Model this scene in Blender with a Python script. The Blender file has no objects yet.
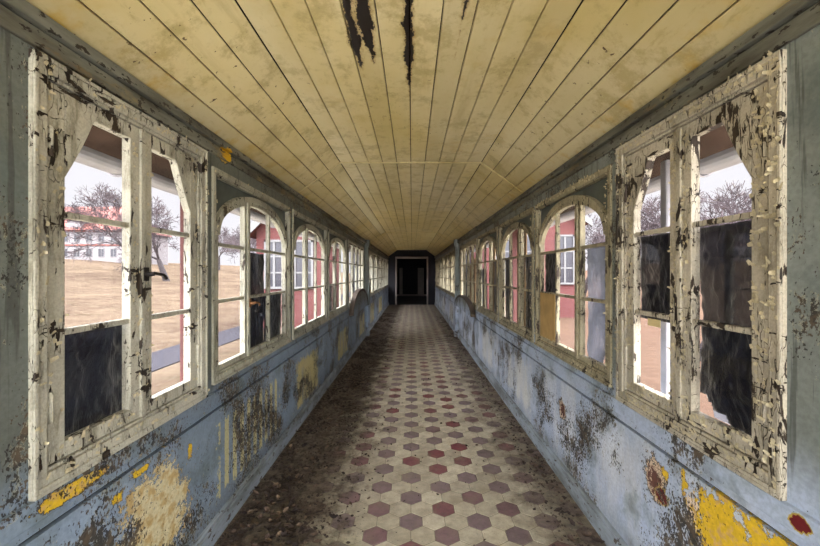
import bpy, math, random
from mathutils import Vector, Matrix, noise as mnoise
random.seed(7)
R=random.Random(11)
col=bpy.context.scene.collection
sc=bpy.context.scene
PI=math.pi
EYE=1.585; CX=0.012; FP=366.0
WX=1.18      # wall plane
FX=1.168     # casing face plane

# ------------------------------------------------------------------ materials
class NT:
    def __init__(s,name):
        m=bpy.data.materials.new(name); m.use_nodes=True; s.m=m; s.t=m.node_tree
        s.t.nodes.clear(); s.out=s.n('ShaderNodeOutputMaterial')
        s.pos=s.n('ShaderNodeNewGeometry').outputs['Position']
        sp=s.n('ShaderNodeSeparateXYZ'); s.l(s.pos,sp.inputs[0]); s.x,s.y,s.z=sp.outputs
    def n(s,t,**k):
        nd=s.t.nodes.new(t)
        for a,b in k.items(): setattr(nd,a,b)
        return nd
    def l(s,a,b): s.t.links.new(a,b)
    def set(s,sock,v):
        if isinstance(v,bpy.types.NodeSocket): s.l(v,sock)
        elif isinstance(v,(tuple,list)) and len(v)==3 and sock.type=='RGBA': sock.default_value=(*v,1)
        else: sock.default_value=v
    def m_(s,op,a,b=0.0,c=None):
        nd=s.n('ShaderNodeMath',operation=op); s.set(nd.inputs[0],a); s.set(nd.inputs[1],b)
        if c is not None: s.set(nd.inputs[2],c)
        return nd.outputs[0]
    def add(s,a,b): return s.m_('ADD',a,b)
    def sub(s,a,b): return s.m_('SUBTRACT',a,b)
    def mul(s,a,b): return s.m_('MULTIPLY',a,b)
    def mx(s,a,b): return s.m_('MAXIMUM',a,b)
    def mn(s,a,b): return s.m_('MINIMUM',a,b)
    def scale(s,v,sc3):
        nd=s.n('ShaderNodeVectorMath',operation='MULTIPLY'); s.l(v,nd.inputs[0]); nd.inputs[1].default_value=sc3; return nd.outputs[0]
    def noise(s,scale,detail=4,rough=.55,st=(1,1,1),dist=0.0,off=None):
        v=s.pos
        if off is not None:
            nd=s.n('ShaderNodeVectorMath',operation='ADD'); s.l(v,nd.inputs[0]); nd.inputs[1].default_value=off; v=nd.outputs[0]
        if st!=(1,1,1): v=s.scale(v,st)
        nd=s.n('ShaderNodeTexNoise'); s.l(v,nd.inputs['Vector']); nd.inputs['Scale'].default_value=scale
        nd.inputs['Detail'].default_value=detail; nd.inputs['Roughness'].default_value=rough; nd.inputs['Distortion'].default_value=dist
        return nd.outputs['Fac']
    def vor(s,scale,st=(1,1,1),feature='DISTANCE_TO_EDGE',warp=0.0):
        v=s.scale(s.pos,st)
        if warp:
            nz=s.n('ShaderNodeTexNoise'); s.l(v,nz.inputs['Vector']); nz.inputs['Scale'].default_value=scale*.8; nz.inputs['Detail'].default_value=3
            nd=s.n('ShaderNodeVectorMath',operation='MULTIPLY_ADD'); s.l(nz.outputs['Color'],nd.inputs[0]); nd.inputs[1].default_value=(warp,)*3; s.l(v,nd.inputs[2]); v=nd.outputs[0]
        nd=s.n('ShaderNodeTexVoronoi',feature=feature); s.l(v,nd.inputs['Vector']); nd.inputs['Scale'].default_value=scale
        return nd.outputs['Distance']
    def ss(s,v,a,b,o0=0.0,o1=1.0):
        nd=s.n('ShaderNodeMapRange',interpolation_type='SMOOTHSTEP'); s.set(nd.inputs[0],v); s.set(nd.inputs[1],a); s.set(nd.inputs[2],b)
        nd.inputs[3].default_value=o0; nd.inputs[4].default_value=o1; return nd.outputs[0]
    def mix(s,f,a,b):
        nd=s.n('ShaderNodeMix',data_type='RGBA'); s.set(nd.inputs[0],f); s.set(nd.inputs[6],a); s.set(nd.inputs[7],b); return nd.outputs[2]
    def mulc(s,c,f):
        nd=s.n('ShaderNodeMix',data_type='RGBA',blend_type='MULTIPLY'); nd.inputs[0].default_value=1; s.set(nd.inputs[6],c)
        cb=s.n('ShaderNodeCombineXYZ'); 
        for i in range(3): s.set(cb.inputs[i],f)
        s.l(cb.outputs[0],nd.inputs[7]); return nd.outputs[2]
    def done(s,c,rough=.6,bump=None,bstr=.4,bd=.004,spec=.4,metal=0.0):
        p=s.n('ShaderNodeBsdfPrincipled'); s.set(p.inputs['Base Color'],c); s.set(p.inputs['Roughness'],rough)
        p.inputs['Specular IOR Level'].default_value=spec; p.inputs['Metallic'].default_value=metal
        if bump is not None:
            b=s.n('ShaderNodeBump'); b.inputs['Strength'].default_value=bstr; b.inputs['Distance'].default_value=bd
            s.l(bump,b.inputs['Height']); s.l(b.outputs[0],p.inputs['Normal'])
        s.l(p.outputs[0],s.out.inputs[0]); return s.m
    def ell(s,cy,cz,ry,rz,d):   # 1 at centre, 0 on rim, warped by the noise d
        a=s.m_('DIVIDE',s.sub(s.y,cy),ry); b=s.m_('DIVIDE',s.sub(s.z,cz),rz)
        q=s.m_('SQRT',s.add(s.mul(a,a),s.mul(b,b)))
        return s.add(s.sub(1.0,q),d)
    def rect(s,y0,y1,z0,z1,d):
        a=s.m_('DIVIDE',s.m_('ABSOLUTE',s.sub(s.y,(y0+y1)/2)),(y1-y0)/2)
        b=s.m_('DIVIDE',s.m_('ABSOLUTE',s.sub(s.z,(z0+z1)/2)),(z1-z0)/2)
        return s.add(s.sub(1.0,s.mx(a,b)),d)
def lin(r,g,b):
    f=lambda c:(c/255/12.92) if c/255<=.04045 else ((c/255+.055)/1.055)**2.4
    return (f(r),f(g),f(b))

def simple(name,c,rough=.6,var=.25,sc_=6,spec=.4,metal=0.0,bs=.3,st=(1,1,1)):
    k=NT(name); nz=k.noise(sc_,5,.6,st); f=k.ss(nz,.25,.75,1-var,1+var)
    return k.done(k.mulc(c,f),rough,nz,bs,.004,spec,metal)

# aged window paint: cream coats cracking to dark wood
def window_paint(name,c,wood,chip,crack):
    k=NT(name)
    big=k.noise(3.2,4,.6); g=k.noise(14,6,.72,(1,1,.3))
    c1=k.mix(k.ss(big,.4,.68),c,tuple(v*.7 for v in c))
    c1=k.mix(k.ss(g,.5,.68,0,.75),c1,(c[0]*.38,c[1]*.36,c[2]*.30))
    gate=k.noise(4.2,3,.55,off=(9,2,4))
    def chips(sc_,st,off,t,w=.34,det=5):
        n=k.noise(sc_,det,.58,st,.5,off); thr=k.sub(t,k.mul(gate,w)); return k.ss(n,thr,k.add(thr,.012))
    m=k.mx(chips(26,(1,1,.24),(0,0,0),chip,.36),chips(26,(1,.24,1),(3,1,7),chip+.03,.36))
    m=k.mx(m,chips(60,(1,1,.14),(5,5,1),chip+.03))
    m=k.mx(m,chips(12,(1,1,.5),(2,7,1),chip+.04,.36,7))
    v=k.vor(13,(1,1.0,.28),warp=.5)
    cr=k.mul(k.ss(v,0.0,.022,1,0),k.ss(gate,crack,crack+.08))
    wv=k.noise(50,3,.6,(1,1,.15))
    wd=k.mix(k.ss(wv,.3,.7),wood,tuple(x*.25 for x in wood))
    mm=k.mx(m,cr)
    fine=k.noise(120,3,.6); c1=k.mulc(c1,k.ss(fine,.3,.7,.85,1.08))
    cc=k.mix(mm,c1,wd)
    h=k.add(k.sub(0.0,mm),k.mul(g,.4))
    return k.done(cc,.62,h,1.0,.008)

# gallery wall paint: blue coats over grey, yellow and cream
def wall_paint(name,side):
    k=NT(name)
    low=lin(122,138,154) if side<0 else lin(168,182,202)
    up=lin(104,110,104) if side<0 else lin(128,136,132)
    big=k.noise(1.7,4,.6); strk=k.noise(5,5,.65,(1,1,.22))
    c=k.mix(k.ss(k.add(k.z,k.mul(k.sub(strk,.5),.4)),.82,1.05),low,up)
    if side>0: c=k.mix(k.mul(k.ss(strk,.42,.7),k.ss(k.z,.85,.7)),c,lin(196,202,208))
    else: c=k.mix(k.mul(k.ss(strk,.45,.72,0,.6),k.ss(k.z,.85,.7)),c,lin(150,168,190))
    c=k.mix(k.ss(k.noise(3.1,5,.6,off=(4,4,1)),.52,.7,0,.75),c,lin(98,110,108))
    c=k.mix(k.mul(k.ss(k.z,.32,.08,0,.55),k.ss(big,.3,.6)),c,lin(84,84,76))
    c=k.mulc(c,k.ss(big,.25,.75,.8,1.12))
    d=k.mul(k.add(k.sub(k.noise(9,8,.8),.5),k.mul(k.sub(k.noise(38,4,.7),.5),.5)),3.6)
    ds=k.mul(d,.3)
    def lay(c,v,color,a=0.0,b=.05): return k.mix(k.ss(v,a,b),c,color)
    yel=k.mix(k.ss(k.noise(26,4,.6),.5,.62),lin(212,176,40),lin(196,160,92))
    crm=k.mix(k.ss(k.noise(18,5,.6),.45,.62),lin(206,196,158),lin(186,160,108))
    dk=lin(52,44,38)
    if side<0:
        pw=k.ell(1.70,.40,.22,.27,d)
        c=lay(c,k.add(pw,.07),dk); c=lay(c,pw,crm)
        py=k.mx(k.ell(1.27,.835,.13,.026,k.mul(d,.5)),k.mx(k.ell(1.47,.685,.03,.022,d),k.mx(k.ell(1.60,.72,.05,.015,d),k.mx(k.ell(2.32,2.345,.08,.06,ds),k.ell(1.95,.64,.02,.05,d)))))
        c=lay(c,k.add(py,.12),dk); c=lay(c,py,yel)
        sy=k.m_('SINE',k.mul(k.y,2*PI/.105)); 
        for (a,b,z0,z1,al) in ((2.24,3.25,.22,.67,1),):
            r=k.rect(a,b,z0,z1,ds); c=k.mix(k.mul(k.ss(r,0,.05),k.ss(k.add(sy,k.mul(ds,1.5)),-.25,.25,0,.8)),c,lin(196,186,128))
        for (a,b,z0,z1) in ((3.76,4.6,.17,.66),(5.8,6.75,.17,.62),(8.2,9.1,.15,.62),(10.4,11.4,.15,.7),(13,14.4,.15,.7)):
            r=k.rect(a,b,z0,z1,ds); c=k.mix(k.mul(k.ss(r,0,.08,0,.85),k.ss(strk,.36,.52,.45,1)),c,lin(192,176,112))
    else:
        py=k.mx(k.ell(1.36,.60,.17,.14,d),k.mx(k.ell(1.14,.58,.24,.17,d),k.mx(k.ell(1.56,.70,.022,.07,d),k.mx(k.ell(1.50,.86,.03,.02,d),k.ell(1.68,.66,.03,.03,d)))))
        py=k.mn(py,k.ss(k.z,.765,.745,-1,1))
        pk=k.ell(1.50,.60,.05,.09,d)
        c=lay(c,k.add(py,.08),dk); c=lay(c,pk,lin(214,196,176)); c=lay(c,py,yel)
        pr=k.mx(k.ell(1.75,.60,.06,.085,d),k.ell(2.81,.53,.06,.07,d))
        c=lay(c,k.add(pr,.25),dk); c=lay(c,k.add(pr,.05),lin(206,186,160)); c=lay(c,k.sub(pr,.25),lin(96,62,52))
        rd=k.mx(k.ell(1.085,.842,.03,.022,k.mul(d,.5)),k.ell(1.70,.55,.035,.03,d))
        c=lay(c,k.add(rd,.22),lin(170,150,70)); c=lay(c,rd,lin(96,18,24))
        for (a,b,z0,z1) in ((3.55,4.5,.2,.7),(5.1,6.2,.2,.7),(10.2,11.4,.15,.7),(12.8,14.2,.15,.7)):
            r=k.rect(a,b,z0,z1,ds); c=k.mix(k.mul(k.ss(r,0,.2,0,.65),k.ss(strk,.36,.55,.2,1)),c,lin(206,206,196))
    # dark chips and speckles
    gate=k.ss(k.noise(2.3,4,.65,off=(7,3,2)),.3,.7); sp=k.noise(30,6,.7,(1,1,.65),.4)
    thr=k.sub(.80,k.mul(gate,.315)); m1=k.ss(sp,thr,k.add(thr,.012))
    c=k.mix(k.ss(sp,k.sub(thr,.035),k.sub(thr,.02),0,.55),c,lin(176,174,150))
    sp2=k.noise(95,4,.6,(1,1,.7)); th2=k.sub(.79,k.mul(gate,.36)); m2=k.ss(sp2,th2,k.add(th2,.015))
    sp3=k.noise(13,7,.72,(1,1,.7),.3,(3,9,5)); th3=k.sub(.86,k.mul(gate,.305)); m3=k.ss(sp3,th3,k.add(th3,.01))
    c=k.mix(k.ss(sp3,k.sub(th3,.03),k.sub(th3,.015),0,.8),c,lin(112,118,112))
    mm=k.mx(k.mx(m1,m2),m3)
    c=k.mix(k.mul(mm,.92),c,k.mix(k.ss(k.noise(20,3,.5),.45,.6),lin(40,36,34),lin(84,70,54)))
    if side<0 or 1:
        sc2=k.noise(28,4,.6,(1,1,.05),0,(1,1,1)); c=k.mix(k.mul(k.ss(sc2,.54,.62,0,.6),k.ss(k.z,.85,1.0)),c,lin(56,58,54))
    c=k.mulc(c,k.ss(k.noise(60,4,.65),.3,.7,.86,1.1))
    h=k.sub(k.mul(big,.3),mm)
    return k.done(c,.55,h,.8,.005)

M={}
M['win']=window_paint('aged_cream_paint',lin(186,184,168),lin(58,48,38),.80,.47)
M['winR']=window_paint('flaking_ivory_paint',lin(192,185,166),lin(58,46,34),.775,.42)
M['arch']=window_paint('aged_grey_cream_paint',lin(172,171,154),lin(62,52,40),.82,.5)
M['archR']=window_paint('flaking_tan_paint',lin(168,160,132),lin(62,50,36),.795,.42)
M['wl']=wall_paint('old_blue_wall_paint',-1); M['wr']=wall_paint('old_pale_blue_wall_paint',1)
M['panel']=simple('dark_green_grey_panel',lin(80,88,84),.55,.3,5)
M['dark']=simple('gap_dark',lin(26,22,18),.9,.2)
def header_mat():
    k=NT('grey_beam_paint'); n=k.noise(7,6,.65,(1,.18,1)); c=k.mix(k.ss(n,.35,.65),lin(120,122,112),lin(70,68,58))
    c=k.mix(k.ss(k.noise(4,5,.7,(1,.5,1),off=(3,3,3)),.56,.66,0,.8),c,lin(134,122,88))
    c=k.mix(k.mul(k.ss(k.x,.1,-.1),k.ss(k.ell(2.32,2.345,.07,.04,k.mul(k.sub(k.noise(12,5,.6),.5),2)),0,.05)),c,lin(206,160,20)) 
    sp=k.noise(42,5,.6,(1,.5,1)); m=k.ss(sp,.58,.60); c=k.mix(m,c,lin(44,38,30)); c=k.mix(k.ss(k.noise(10,6,.7,(1,.25,1),off=(1,5,2)),.56,.62,0,.7),c,lin(112,96,66)); return k.done(c,.6,k.sub(n,m),.5,.004)
M['beam']=header_mat()
def base_mat():
    k=NT('scuffed_grey_blue_paint'); n=k.noise(9,6,.65,(1,.25,1)); c=k.mix(k.ss(n,.35,.68),lin(140,150,158),lin(92,96,94))
    sp=k.noise(30,5,.6,(1,.5,1)); m=k.ss(sp,.6,.63); c=k.mix(m,c,lin(66,58,50)); return k.done(c,.6,k.sub(n,m),.5,.004)
M['base']=base_mat()
def ceil_mat():
    k=NT('yellowed_ceiling_boards')
    g=k.n('ShaderNodeNewGeometry').outputs['Random Per Island']
    n=k.noise(1.1,5,.6,(1,.5,1)); fine=k.noise(5,6,.7,(1,.12,1))
    c=k.mix(k.ss(n,.3,.7),lin(212,200,160),lin(194,176,116))
    c=k.mulc(c,k.ss(g,0,1,.9,1.08))
    c=k.mix(k.ss(fine,.56,.78,0,.5),c,lin(150,128,62))
    c=k.mix(k.ss(k.noise(2.3,5,.65,off=(5,1,2)),.54,.74,0,.55),c,lin(176,146,62))
    c=k.mix(k.ss(k.y,6.6,6.9,0,.35),c,lin(206,182,100)); c=k.mix(k.ss(k.noise(4.5,7,.75,off=(9,3,2)),.48,.64,0,.6),c,lin(154,136,82))
    # sheen on the slope boards just past the fold, painted in as paler strips
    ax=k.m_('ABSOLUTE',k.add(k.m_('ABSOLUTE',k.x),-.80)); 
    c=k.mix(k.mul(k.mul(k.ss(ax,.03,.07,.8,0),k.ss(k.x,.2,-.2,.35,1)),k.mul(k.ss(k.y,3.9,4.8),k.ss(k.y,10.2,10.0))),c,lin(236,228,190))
    c=k.mix(k.ss(k.noise(18,6,.75,(1,.3,1),off=(2,2,6)),.55,.75,0,.5),c,lin(146,122,62))
    # rot streaks where rain came through
    def streak(cx,w,y1,off):
        a=k.m_('DIVIDE',k.m_('ABSOLUTE',k.sub(k.x,cx)),w); b=k.ss(k.y,y1-.6,y1,1,-.6)
        return k.add(k.add(k.sub(b,a),k.mul(k.sub(k.noise(9,6,.75,(1,.35,1),off=off),.5),4.2)),k.mul(k.sub(k.noise(34,5,.75,(1,.5,1),off=off),.5),2.6))
    st=k.mx(streak(-.20,.032,2.3,(0,0,0)),k.mx(streak(-.005,.026,2.6,(2,5,1)),k.mx(streak(-.27,.030,2.25,(4,4,4)),k.sub(streak(.24,.02,2.1,(6,3,3)),.35))))
    c=k.mix(k.ss(k.add(st,.45),0,.5,0,.45),c,lin(140,104,40)); m=k.ss(st,.1,.22); c=k.mix(m,c,lin(26,18,14))
    sp=k.noise(30,4,.6); gt=k.noise(2.2,2,.5,off=(8,8,8)); m2=k.mul(k.ss(sp,.66,.69),k.ss(gt,.48,.6)); c=k.mix(m2,c,lin(80,58,30))
    c=k.mix(k.mul(k.ss(k.noise(7,4,.6),.5,.75),k.ss(k.m_('ABSOLUTE',k.x),1.0,1.15,0,.8)),c,lin(190,150,40))
    return k.done(c,.42,k.sub(fine,k.mul(m,2)),.25,.004,.45)
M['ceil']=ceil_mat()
def dirt(k):
    d=k.mul(k.sub(k.noise(3.6,8,.76),.5),1.3)
    l=k.ss(k.add(k.sub(-.50,k.x),k.mul(d,1.15)),-.26,.20)
    r=k.ss(k.add(k.sub(k.x,.84),k.mul(d,1.0)),-.26,.2,0,.85)
    far=k.ss(k.add(k.y,k.mul(d,5)),3,14,0,.5)
    return k.mx(k.mx(l,r),far)
def tile_mat(name,ca,cb):
    k=NT(name); g=k.n('ShaderNodeNewGeometry').outputs['Random Per Island']
    c=k.mix(k.ss(g,.5,1.0) if 'plum' in name else g,ca,cb); c=k.mulc(c,k.ss(k.noise(14,6,.7),.25,.75,.72,1.15))
    c=k.mix(k.ss(k.noise(5,5,.7,off=(1,2,3)),.45,.7,0,.5),c,lin(116,107,88)); c=k.mix(k.ss(k.noise(28,6,.8,off=(6,2,3)),.5,.72,0,.85 if 'plum' in name else .3),c,lin(96,90,80) if 'plum' in name else lin(100,92,76))
    moss=k.mul(k.ss(k.noise(4,5,.7,off=(5,5,5)),.46,.6),k.mul(k.ss(k.y,2.35,1.6),k.ss(k.x,-.1,-.35))); c=k.mix(k.mul(moss,.85),c,lin(132,142,84))
    dm=dirt(k); dc=k.mix(k.ss(k.noise(16,6,.75),.35,.66),lin(104,94,80),lin(46,38,33))
    c=k.mix(k.mul(dm,.94),c,dc)
    sp=k.noise(60,4,.65); m=k.ss(sp,.64,.68); c=k.mix(k.mul(m,.75),c,lin(48,40,32))
    return k.done(c,k.ss(dm,0,1,.42,.9),k.noise(40,5,.6),.4,.004,.4)
M['tl']=tile_mat('pale_hexagon_tile',lin(178,171,150),lin(152,145,126)); M['td']=tile_mat('plum_hexagon_tile',lin(112,96,98),lin(108,56,62))
def grout():
    k=NT('dirty_grout'); dm=dirt(k); c=k.mix(dm,lin(104,98,82),k.mix(k.ss(k.noise(16,6,.75),.35,.66),lin(104,94,80),lin(46,38,33))); return k.done(c,.95,k.noise(40,5,.6),.5,.004)
M['grout']=grout()
def glass_mat():
    k=NT('dusty_old_glass'); 
    tr=k.n('ShaderNodeBsdfTransparent'); tr.inputs[0].default_value=(.94,.94,.95,1)
    gl=k.n('ShaderNodeBsdfGlossy'); gl.inputs['Roughness'].default_value=.03; gl.inputs[0].default_value=(1,1,1,1)
    df=k.n('ShaderNodeBsdfTranslucent'); df.inputs[0].default_value=(.86,.84,.88,1)
    a=k.n('ShaderNodeMixShader'); k.set(a.inputs[0],k.ss(k.noise(2.5,5,.7),.4,.8,.001,.008)); k.l(tr.outputs[0],a.inputs[1]); k.l(df.outputs[0],a.inputs[2])
    b=k.n('ShaderNodeMixShader'); b.inputs[0].default_value=.028; k.l(a.outputs[0],b.inputs[1]); k.l(gl.outputs[0],b.inputs[2])
    k.l(b.outputs[0],k.out.inputs[0]); return k.m
M['glass']=glass_mat()
def plas(name,c,rough,tl=0.0):
    k=NT(name); n=k.noise(7,5,.6,(1,1,.5),1.5)
    m=k.done(k.mulc(c,k.ss(n,.3,.7,.7,1.3)),rough,n,.8,.02,.32)
    return m
M['black']=plas('black_plastic_film',lin(22,24,36),.34)
def haze():
    k=NT('milky_plastic_film'); tr=k.n('ShaderNodeBsdfTransparent'); tl=k.n('ShaderNodeBsdfTranslucent'); tl.inputs[0].default_value=(.16,.17,.20,1)
    df=k.n('ShaderNodeBsdfDiffuse'); df.inputs[0].default_value=(.42,.46,.52,1)
    q=k.n('ShaderNodeMixShader'); q.inputs[0].default_value=.4; k.l(tl.outputs[0],q.inputs[1]); k.l(df.outputs[0],q.inputs[2])
    a=k.n('ShaderNodeMixShader'); k.set(a.inputs[0],k.ss(k.noise(5,4,.6),.3,.7,.6,.95)); k.l(tr.outputs[0],a.inputs[1]); k.l(q.outputs[0],a.inputs[2]); k.l(a.outputs[0],k.out.inputs[0]); return k.m
M['haze']=haze()
M['card']=simple('tan_hardboard',lin(176,146,92),.8,.15,8)
M['board']=simple('weathered_brown_board',lin(134,110,78),.8,.45,7,st=(1,1,.15))
M['iron']=simple('black_iron',lin(38,34,32),.45,.3,30,metal=.4)
M['rust']=simple('rusty_latch',lin(120,84,50),.6,.3,30)
M['leaf']=simple('dead_leaf_brown',lin(76,62,52),.8,.5,9); M['leaf2']=simple('dead_leaf_dark',lin(50,40,35),.85,.4,9); M['leaf3']=simple('dead_leaf_tan',lin(108,92,76),.8,.3,9)
M['crumb']=simple('plaster_and_bark_crumbs',lin(60,51,44),.9,.7,12)
M['flake']=window_paint('curling_paint_flake',lin(202,192,160),lin(96,76,50),.92,.6)
K_=.115
def lo(r,g,b,k=None): return tuple(v*(k or K_) for v in lin(r,g,b))
M['white']=simple('white_paint',lo(225,225,222),.5,.1); M['gutter']=simple('grey_white_gutter',lin(140,138,142),.45,.15,5)
M['soffit']=simple('brown_soffit_boards',lin(62,48,42),.8,.6,6,.05,st=(1,.4,1))
M['post']=simple('faded_red_post',lo(150,100,96,.3),.7,.25,6,.1)
def brick():
    k=NT('red_brick'); b=k.n('ShaderNodeTexBrick'); cb=k.n('ShaderNodeCombineXYZ'); k.set(cb.inputs[0],k.add(k.x,k.y)); k.set(cb.inputs[1],k.z)
    k.l(cb.outputs[0],b.inputs[0]); b.inputs['Scale'].default_value=1; b.inputs['Brick Width'].default_value=.25; b.inputs['Row Height'].default_value=.08; b.inputs['Mortar Size'].default_value=.008
    b.inputs['Color1'].default_value=(*lo(214,136,132),1); b.inputs['Color2'].default_value=(*lo(200,118,116),1); b.inputs['Mortar'].default_value=(*lo(210,160,154),1)
    return k.done(b.outputs[0],.8,spec=.05)
M['brick']=brick()
M['roofred']=simple('red_roof_tiles',lo(214,112,90,.16),.8,.2,3); M['wwall']=simple('pale_render',lo(214,206,206,.17),.8,.06,1); M['wglass']=simple('dark_panes',lo(96,96,110),.2,.1)
M['bark']=simple('grey_brown_bark',lo(104,88,88),.9,.25,8)
M['twig']=simple('pinkish_twigs',lo(140,116,120),.9,.2,8)
def lg(r,g,b): return lo(r,g,b,.105)
def grass():
    k=NT('dry_winter_grass'); n=k.noise(.22,9,.8); f=k.noise(3,8,.8,(1,2.5,1)); f2=k.noise(1.1,8,.8)
    c=k.mix(k.ss(n,.35,.65),lg(206,180,152),lg(140,112,100)); c=k.mix(k.ss(f,.4,.7,0,.8),c,lg(222,204,172)); c=k.mix(k.ss(f2,.5,.68,0,.55),c,lg(124,112,84))
    c=k.mix(k.mul(k.ss(k.x,2.0,3.2),.75),c,k.mix(k.ss(f,.4,.6),lg(216,176,150),lg(180,142,122)))
    return k.done(c,1.0,f,.8,.05,0.0)
M['grass']=grass()
M['asphalt']=simple('grey_asphalt_path',lo(122,120,128,.12),.9,.15,9,0.0)
M['bounce_yard']=simple('bounce_concrete',lin(200,196,186),.9,.1,2)
M['reflector']=simple('bounce_gravel',lin(200,192,172),.95,.25,30,0.05)
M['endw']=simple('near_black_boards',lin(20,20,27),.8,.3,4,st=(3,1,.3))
M['dim']=simple('dull_plaster',lin(140,130,124),.9,.2,2)
M['rim']=simple('dark_brown_rim',lin(74,64,54),.8,.4,7)
M['paper']=simple('yellowed_paper',lin(206,190,140),.8,.1,20)

# ------------------------------------------------------------------ mesh helper
class MB:
    def __init__(s): s.v=[];s.f=[];s.m=[]
    def add(s,vs,fs,mi=0):
        o=len(s.v); s.v+=[tuple(v) for v in vs]; s.f+=[tuple(i+o for i in f) for f in fs]; s.m+=[mi]*len(fs)
    def box(s,x0,x1,y0,y1,z0,z1,mi=0):
        x0,x1=sorted((x0,x1)); y0,y1=sorted((y0,y1)); z0,z1=sorted((z0,z1))
        s.add([(x0,y0,z0),(x1,y0,z0),(x1,y1,z0),(x0,y1,z0),(x0,y0,z1),(x1,y0,z1),(x1,y1,z1),(x0,y1,z1)],
              [(0,3,2,1),(4,5,6,7),(0,1,5,4),(1,2,6,5),(2,3,7,6),(3,0,4,7)],mi)
    def loft(s,r0,r1,mi=0,cap=True):   # two rings with equal counts
        n=len(r0); s.add(list(r0)+list(r1),[(i,(i+1)%n,n+(i+1)%n,n+i) for i in range(n)]+([tuple(range(n))[::-1],tuple(range(n,2*n))] if cap else []),mi)
    def tube(s,a,b,ra,rb,n=8,mi=0):
        a=Vector(a);b=Vector(b);d=(b-a).normalized(); u=d.orthogonal().normalized(); w=d.cross(u)
        c=[(math.cos(2*PI*i/n),math.sin(2*PI*i/n)) for i in range(n)]
        s.loft([a+u*ra*p+w*ra*q for p,q in c],[b+u*rb*p+w*rb*q for p,q in c],mi)
    def build(s,name,mats,parent=None,bevel=0,smooth=False):
        me=bpy.data.meshes.new(name); off=parent_world(parent)
        me.from_pydata([(v[0]-off[0],v[1]-off[1],v[2]-off[2]) for v in s.v],[],s.f)
        for m in (mats if isinstance(mats,(list,tuple)) else [mats]): me.materials.append(m)
        me.polygons.foreach_set('material_index',s.m)
        if smooth: me.polygons.foreach_set('use_smooth',[True]*len(me.polygons))
        me.validate(); me.update()
        import bmesh
        bm=bmesh.new(); bm.from_mesh(me); bmesh.ops.recalc_face_normals(bm,faces=bm.faces); bm.to_mesh(me); bm.free()
        o=bpy.data.objects.new(name,me); col.objects.link(o); o.parent=parent
        if bevel:
            b=o.modifiers.new('bevel','BEVEL'); b.width=bevel; b.segments=2; b.limit_method='ANGLE'
        return o
WORLD={}
def parent_world(p):
    o=Vector((0,0,0))
    while p is not None: o+=p.location; p=p.parent
    return o
def empty(name,loc):
    o=bpy.data.objects.new(name,None); o.location=loc; o.empty_display_size=.1; col.objects.link(o); return o
def tag(o,label=None,cat=None,group=None,kind=None):
    if label: o['label']=label
    if cat: o['category']=cat
    if group: o['group']=group
    if kind: o['kind']=kind
    return o
def structure(o,label,cat): return tag(o,label,cat,kind='structure')

# ------------------------------------------------------------------ window layout
Y0=-3.4; YE=18.3
WL=[(1.105,2.07,'sq'),(2.14,3.51,'arch'),(3.58,5.03,'arch'),(5.12,6.60,'arch'),(6.74,8.92,'rect')]
WR=[(1.105,2.03,'sq'),(2.10,3.39,'arch'),(3.45,4.81,'arch'),(4.90,6.38,'arch'),(6.50,8.72,'rect')]
def tail(y): 
    r=[]; w=(18.15-y)/6
    for i in range(6): r.append((y+i*w,y+(i+1)*w-.09,'arch'))
    return r
WL+=tail(9.75); WR+=tail(9.6)
WL=[(a*1.016,c*1.016,k_) for a,c,k_ in WL]; WR=[(a*1.016,c*1.016,k_) for a,c,k_ in WR]
WL[0]=(1.137,2.106,'sq'); WR[0]=(1.14,2.066,'sq')
ZT={'sq':(.885,2.285),'arch':(.928,2.222),'rect':(.928,2.222)}

def wall(side,wins,name,mat,label):
    b=MB(); xi=side*WX; xo=side*(WX+.075)
    lx=side*(WX-.01)
    b.box(lx,xo,Y0,YE,-.02,.752)
    b.box(side*(WX+.01),xo,Y0,YE,.752,.762,1)
    zb=.885
    b.box(xi,xo,Y0,YE,.762,zb)
    b.box(xi,xo,Y0,YE,2.285,2.44)
    # stock behind the camera: two plain openings in each wall
    ys=[(-3.1,-2.1),(-1.85,-.85),(-.6,.4)]+[(w[0],w[1]) for w in wins]
    cur=Y0
    for a,c in ys:
        b.box(xi,xo,cur,a+.012,zb,2.285); cur=c-.012
    b.box(xi,xo,cur,YE,zb,2.285)
    for w in wins:
        z0,z1=ZT[w[2]]
        if z0>zb: b.box(xi,xo,w[0],w[1],zb,z0+.01)
        if z1<2.28: b.box(xi,xo,w[0],w[1],z1-.01,2.285)
    o=b.build(name,[mat,M['dark']]); structure(o,label,'wall')
wall(-1,WL,'wall_left',M['wl'],'left corridor wall with peeling grey-blue paint below a row of windows')
wall(1,WR,'wall_right',M['wr'],'right corridor wall with pale blue flaking paint and a yellow bare patch')

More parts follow.
